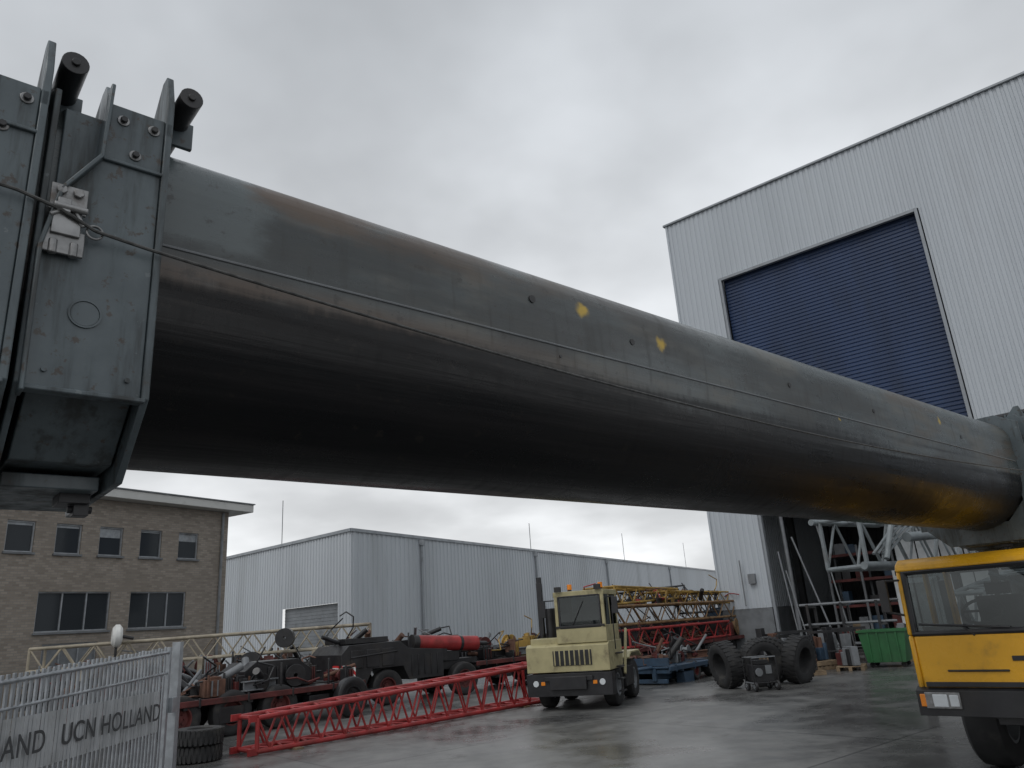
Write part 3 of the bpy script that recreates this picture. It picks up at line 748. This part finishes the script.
mb.build('frame_engine_wheels',gcx,['black','grey'],bevel=.01)
gg=empty('green_waste_container',(11.2,25.1,0),R(-35)); mb=MB()
mb.prism([(-.55,.15),(.55,.15),(.68,1.05),(-.68,1.05)],'y',-.5,.5,0); mb.box((0,0,1.07),(1.45,1.1,.06),0)
for i in range(4): mb.box((-.4+i*.27,-.52,.6),(.05,.05,.85),0)
for x in(-.45,.45):
    for y in(-.35,.35): mb.wheel((x,y,.08),(0,1,0),.08,.05,1,1,seg=14)
mb.build('bin',gg,['green','rubber'],bevel=.015)
def pallet(loc,rz,n,load,hh=.55):
    e=empty('pallet_stack',loc,rz); mb=MB()
    for k in range(n):
        z=k*.144
        for y in(-.35,0,.35): mb.box((0,y,z+.05),(1.2,.1,.1))
        for i in range(7): mb.box((-.53+i*.177,0,z+.115),(.11,.8,.022))
    mb.build('pallets',e,['wood'],bevel=.004)
    mb2=MB(); rr=random.Random(int(loc[0]*10))
    for i in range(14):
        x=rr.uniform(-.4,.4);y=rr.uniform(-.25,.25);h=rr.uniform(.15,hh); z=n*.144
        if i%2: mb2.tube((x,y,z),(x,y,z+h),.08,i%3,14)
        else: mb2.box((x,y,z+h/2),(.3,.2,h),i%3,Matrix.Rotation(rr.random(),3,'Z'))
    mb2.build('crates_and_drums',e,load,bevel=.01)
pallet((9.1,25.6,0),.4,2,['black','rust','blue'],.8); pallet((10.3,27.0,0),-.3,1,['grey','black','grey'],1.1); pallet((9.9,24.9,0),1.1,1,['darkred','black','grey'])
pallet((8.4,27.4,0),.1,3,['grey','black','rust'],.9); pallet((12.6,26.8,0),.5,2,['black','grey','wood'],1.1); pallet((8.0,24.0,0),.2,1,['black','grey','black'],.6)
for (lx,ly,rz) in((9.3,27.9,.3),(10.9,27.6,-.5),(8.2,25.2,.8),(9.9,26.0,-.2)):
    e=empty('steel_trestle',(lx,ly,0),rz); mb=MB()
    for x in(-.6,.6):
        mb.tube((x,-.4,0),(x,0,1.1),.03); mb.tube((x,.4,0),(x,0,1.1),.03); mb.tube((x,-.2,.5),(x,.2,.5),.02)
    mb.box((0,0,1.12),(1.5,.1,.08)); mb.tube((-.6,0,.5),(.6,0,.5),.02)
    mb.build('frame',e,['black'])
e=empty('pipe_rack',(11.4,28.3,0),R(-39)); mb=MB()
for x in(-1.2,0,1.2):
    for y in(-.4,.4): mb.box((x,y,1.0),(.08,.08,2.0))
    for z_ in(.5,1.2,1.9): mb.box((x,0,z_),(.07,.9,.07))
rr_=random.Random(8)
for i in range(22): 
    z_=rr_.choice((.58,1.28,1.98)); y=rr_.uniform(-.33,.33); mb.tube((-1.6+rr_.random()*.4,y,z_),(1.3+rr_.random()*.5,y,z_),rr_.uniform(.02,.05),1)
mb.build('rack_and_pipes',e,['black','grey'])

# ---------------------------------------------------------------- grey lattice jib behind truck
gl=empty('fly_jib',(6.0,14.4,2.6),R(36)); mb=MB()
mb.lattice(6,.8,.9,.8,.9,.045,.026,6,0)
for i in range(4): mb.tube((.1+i*.15,-.5,.2),(1.4+i*.25,-.5,.95),.025)
mb.tube((-.2,-.45,0),(2.2,-.45,.0),.07,0,14); mb.tube((-.2,.45,.9),(2.2,.45,.9),.06,0,14)
mb.tube((1.2,-.6,.5),(3.4,-.6,.62),.09,0,16); mb.box((.0,-.4,.45),(.06,.06,.95)); mb.tube((.3,-.62,.1),(1.0,-.62,1.2),.05)
mb.build('lattice',gl,['latgrey'])
mb=MB(); 
for x in(2.6,4.9):
    for y in(-.4,.4): mb.box((x,y,-1.32),(.14,.14,2.5))
    mb.box((x,0,-.10),(.16,1.0,.1))
mb.build('stand',gl,['black'])
gl2=empty('steel_lattice_mast',(9.2,16.4,0),R(36)); mb=MB()
mb.lattice(5,.7,.8,.7,.8,.05,.03,6,0,1.2,1.9)
for x in(.6,4.2):
    for y in(-.3,.3): mb.box((x,y,.62),(.12,.12,1.25),1)
mb.build('lattice',gl2,['latgrey','black'])

# ---------------------------------------------------------------- yellow crane truck
ct=empty('crane_truck',(5.24,8.30,0),R(-45))
mb=MB()
for sx in(-1.25,1.19):
    mb.prism([(.0,1.0),(.0,1.58),(1.85,1.58),(1.85,1.0)],'x',sx,sx+.06,0)
    mb.prism([(.0,1.58),(.04,2.30),(.13,2.30),(.10,1.58)],'x',sx,sx+.06,0)
    mb.box((sx+.03,.95,1.95),(.06,.08,.74),0); mb.box((sx+.03,1.78,1.95),(.06,.14,.74),0)
mb.box((0,.03,1.29),(2.38,.06,.58),0)
mb.prism([(.02,2.29),(.05,2.37),(.16,2.43),(1.75,2.43),(1.85,2.37),(1.85,2.29)],'x',-1.25,1.25,0)
mb.box((0,1.82,1.30),(2.36,.05,.6),0); mb.box((0,.95,1.02),(2.36,1.8,.05),0); mb.box((0,1.82,1.94),(.08,.05,.68),0)
mb.build('cab_body',ct,['yellow'],bevel=.025)
mb=MB()
mb.add([(-1.17,.035,1.585),(1.17,.035,1.585),(1.17,.075,2.28),(-1.17,.075,2.28)],[(0,1,2,3)])
for sx in(-1.22,1.22): mb.add([(sx,.14,1.58),(sx,.91,1.58),(sx,.91,2.28),(sx,.16,2.28)],[(0,1,2,3)]); mb.add([(sx,.99,1.58),(sx,1.71,1.58),(sx,1.71,2.28),(sx,.99,2.28)],[(0,1,2,3)])
mb.build('cab_glass',ct,['glass'],smooth=False)
mb=MB()
for p0,p1 in(((-1.19,.02,1.595),(1.19,.02,1.595)),((-1.19,.06,2.28),(1.19,.06,2.28)),((-1.17,.02,1.585),(-1.17,.06,2.28)),((1.17,.02,1.585),(1.17,.06,2.28))): mb.tube(p0,p1,.034)
mb.prism([(-.06,.74),(-.06,1.0),(.02,1.04),(.5,1.04),(.5,.78)],'x',-1.27,1.27)
mb.box((0,-.01,1.06),(2.3,.05,.05))
for x in(-.55,.55): mb.tube((x,.0,1.56),(x-.1,.0,1.66),.012); mb.tube((x-.55,-.005,1.70),(x+.35,.005,1.63),.014); mb.tube((x-.1,0,1.66),(x-.08,0,1.67),.02)
mb.tube((-.9,-.01,1.2),(-.3,-.01,1.2),.012); mb.tube((.3,-.01,1.2),(.9,-.01,1.2),.012); mb.box((0,-.005,1.32),(.5,.012,.05))
mb.tube((-1.22,.05,2.2),(-1.38,-.1,2.2),.014); mb.tube((-1.22,.05,1.8),(-1.38,-.1,1.85),.014); mb.box((-1.38,-.1,2.03),(.10,.05,.36)) 
mb.tube((1.22,.05,2.2),(1.42,-.1,2.2),.014); mb.box((1.43,-.1,2.0),(.12,.05,.40))
mb.box((0,3.9,.85),(1.1,7.6,.4)); mb.box((0,4.4,1.15),(2.5,4.6,.12))
mb.box((0,1.0,.8),(1.4,.9,.3))
mb.prism([(.2,1.50),(.3,1.66),(.9,1.62),(.9,1.50)],'x',-1.15,1.15)
for sx in(-1.22,.75): mb.prism([(.85,.95),(1.1,1.25),(2.1,1.25),(2.35,.95),(2.3,.9),(2.07,1.19),(1.13,1.19),(.9,.9)],'x',sx,sx+.47)
mb.build('bumper_trim_chassis',ct,['black'],bevel=.012)
mb=MB()
mb.box((-1.0,-.068,.90),(.36,.03,.17),2); mb.box((-1.02,-.088,.90),(.15,.02,.13),0); mb.box((-.88,-.088,.90),(.09,.02,.12),0); mb.box((-1.2,-.07,.9),(.06,.03,.13),1)
mb.box((1.0,-.068,.90),(.36,.03,.17),2); mb.box((1.02,-.088,.90),(.15,.02,.13),0)
mb.build('headlights',ct,['lamp','orange','steel'],bevel=.008)
mb=MB()
for y in(1.5,3.4,6.0):
    for x in(-.98,.98): mb.wheel((x,y,.58),(1,0,0),.58,.44,0,1)
    mb.tube((-1,y,.58),(1,y,.58),.09,1)
mb.build('wheels',ct,['rubber','grey'])
mb=MB()
for x in(-.55,.55): mb.box((x,1.05,1.45),(.5,.5,.14)); mb.box((x,1.32,1.70),(.5,.13,.52)); mb.box((x,1.33,2.04),(.26,.1,.14))
mb.rev((-.55,.50,1.80),(0,-.6,.8),[(-.014,.20),(-.014,.228),(.014,.228),(.014,.20)],0,24); mb.tube((-.55,.33,1.5),(-.55,.50,1.80),.03)
mb.tube((-.75,.50,1.80),(-.35,.50,1.80),.015)
mb.build('seats_steering_wheel',ct,['seat'],bevel=.03)
mb=MB(); mb.box((0,6.6,1.75),(2.3,2.2,1.0)); mb.tube((.6,2.6,1.2),(.6,2.6,2.2),.12,0,16); mb.tube((-.6,2.6,1.2),(-.6,2.6,2.2),.12,0,16); mb.box((0,2.7,2.40),(1.5,.4,.25))
mb.tube((-.9,2.3,1.25),(.9,2.5,2.25),.035); mb.tube((.9,2.3,1.25),(-.9,2.5,2.25),.035); mb.build('superstructure_and_boom_rest',ct,['boom_end'],bevel=.02)

# ---------------------------------------------------------------- world, sun
EL,AZ=R(50),R(215)
w=bpy.data.worlds.new('World'); scene.world=w; w.use_nodes=True; nt=w.node_tree
for n in list(nt.nodes): nt.nodes.remove(n)
out=nd(nt,'ShaderNodeOutputWorld'); sky=nd(nt,'ShaderNodeTexSky',sky_type='NISHITA'); sky.sun_disc=False; sky.sun_elevation=EL; sky.sun_rotation=AZ
bg1=nd(nt,'ShaderNodeBackground'); bg1.inputs[1].default_value=.08; nt.links.new(sky.outputs[0],bg1.inputs[0])
tc=nd(nt,'ShaderNodeTexCoord'); sp=nd(nt,'ShaderNodeSeparateXYZ'); nt.links.new(tc.outputs['Generated'],sp.inputs[0])
zc=math_(nt,'MAXIMUM',sp.outputs['Z'],0.0); dn=math_(nt,'ADD',zc,.25)
cb=nd(nt,'ShaderNodeCombineXYZ'); nt.links.new(math_(nt,'DIVIDE',sp.outputs['X'],dn),cb.inputs[0]); nt.links.new(math_(nt,'DIVIDE',sp.outputs['Y'],dn),cb.inputs[1])
na=noise(nt,cb.outputs[0],.9,5,.45); nb=noise(nt,cb.outputs[0],3.0,4,.5)
base=mix(nt,maprange(nt,zc,.02,.75),(.88,.895,.91),(.60,.63,.665))
cl=math_(nt,'MULTIPLY',maprange(nt,na,.36,.64,.76,1.22),maprange(nt,nb,.3,.7,.93,1.07))
vm=nd(nt,'ShaderNodeVectorMath',operation='SCALE'); nt.links.new(base,vm.inputs[0]); nt.links.new(cl,vm.inputs['Scale'])
bg2=nd(nt,'ShaderNodeBackground'); bg2.inputs[1].default_value=1; nt.links.new(vm.outputs[0],bg2.inputs[0])
ms=nd(nt,'ShaderNodeMixShader'); ms.inputs[0].default_value=.95
nt.links.new(bg1.outputs[0],ms.inputs[1]); nt.links.new(bg2.outputs[0],ms.inputs[2]); nt.links.new(ms.outputs[0],out.inputs[0])
sd=bpy.data.lights.new('sun','SUN'); sd.energy=.7; sd.angle=R(25); sd.color=(1,.98,.95)
so=bpy.data.objects.new('sun',sd); scene.collection.objects.link(so)
S=Vector((math.sin(AZ)*math.cos(EL),math.cos(AZ)*math.cos(EL),math.sin(EL)))
so.rotation_euler=S.to_track_quat('Z','Y').to_euler()

# ---------------------------------------------------------------- camera
cam=bpy.data.cameras.new('camera'); cam.lens=745/1024*36; cam.sensor_width=36; cam.clip_end=4000; cam.clip_start=.05
co=bpy.data.objects.new('camera',cam); scene.collection.objects.link(co)
p=R(17.9); r=R(4.0)
F=Vector((0,math.cos(p),math.sin(p))); R0=Vector((1,0,0)); U0=Vector((0,-math.sin(p),math.cos(p)))
Rt=R0*math.cos(r)-U0*math.sin(r); Up=R0*math.sin(r)+U0*math.cos(r)
mt=Matrix((Rt,Up,-F)).transposed().to_4x4(); mt.translation=Vector((0,0,2.0)); co.matrix_world=mt
scene.camera=co
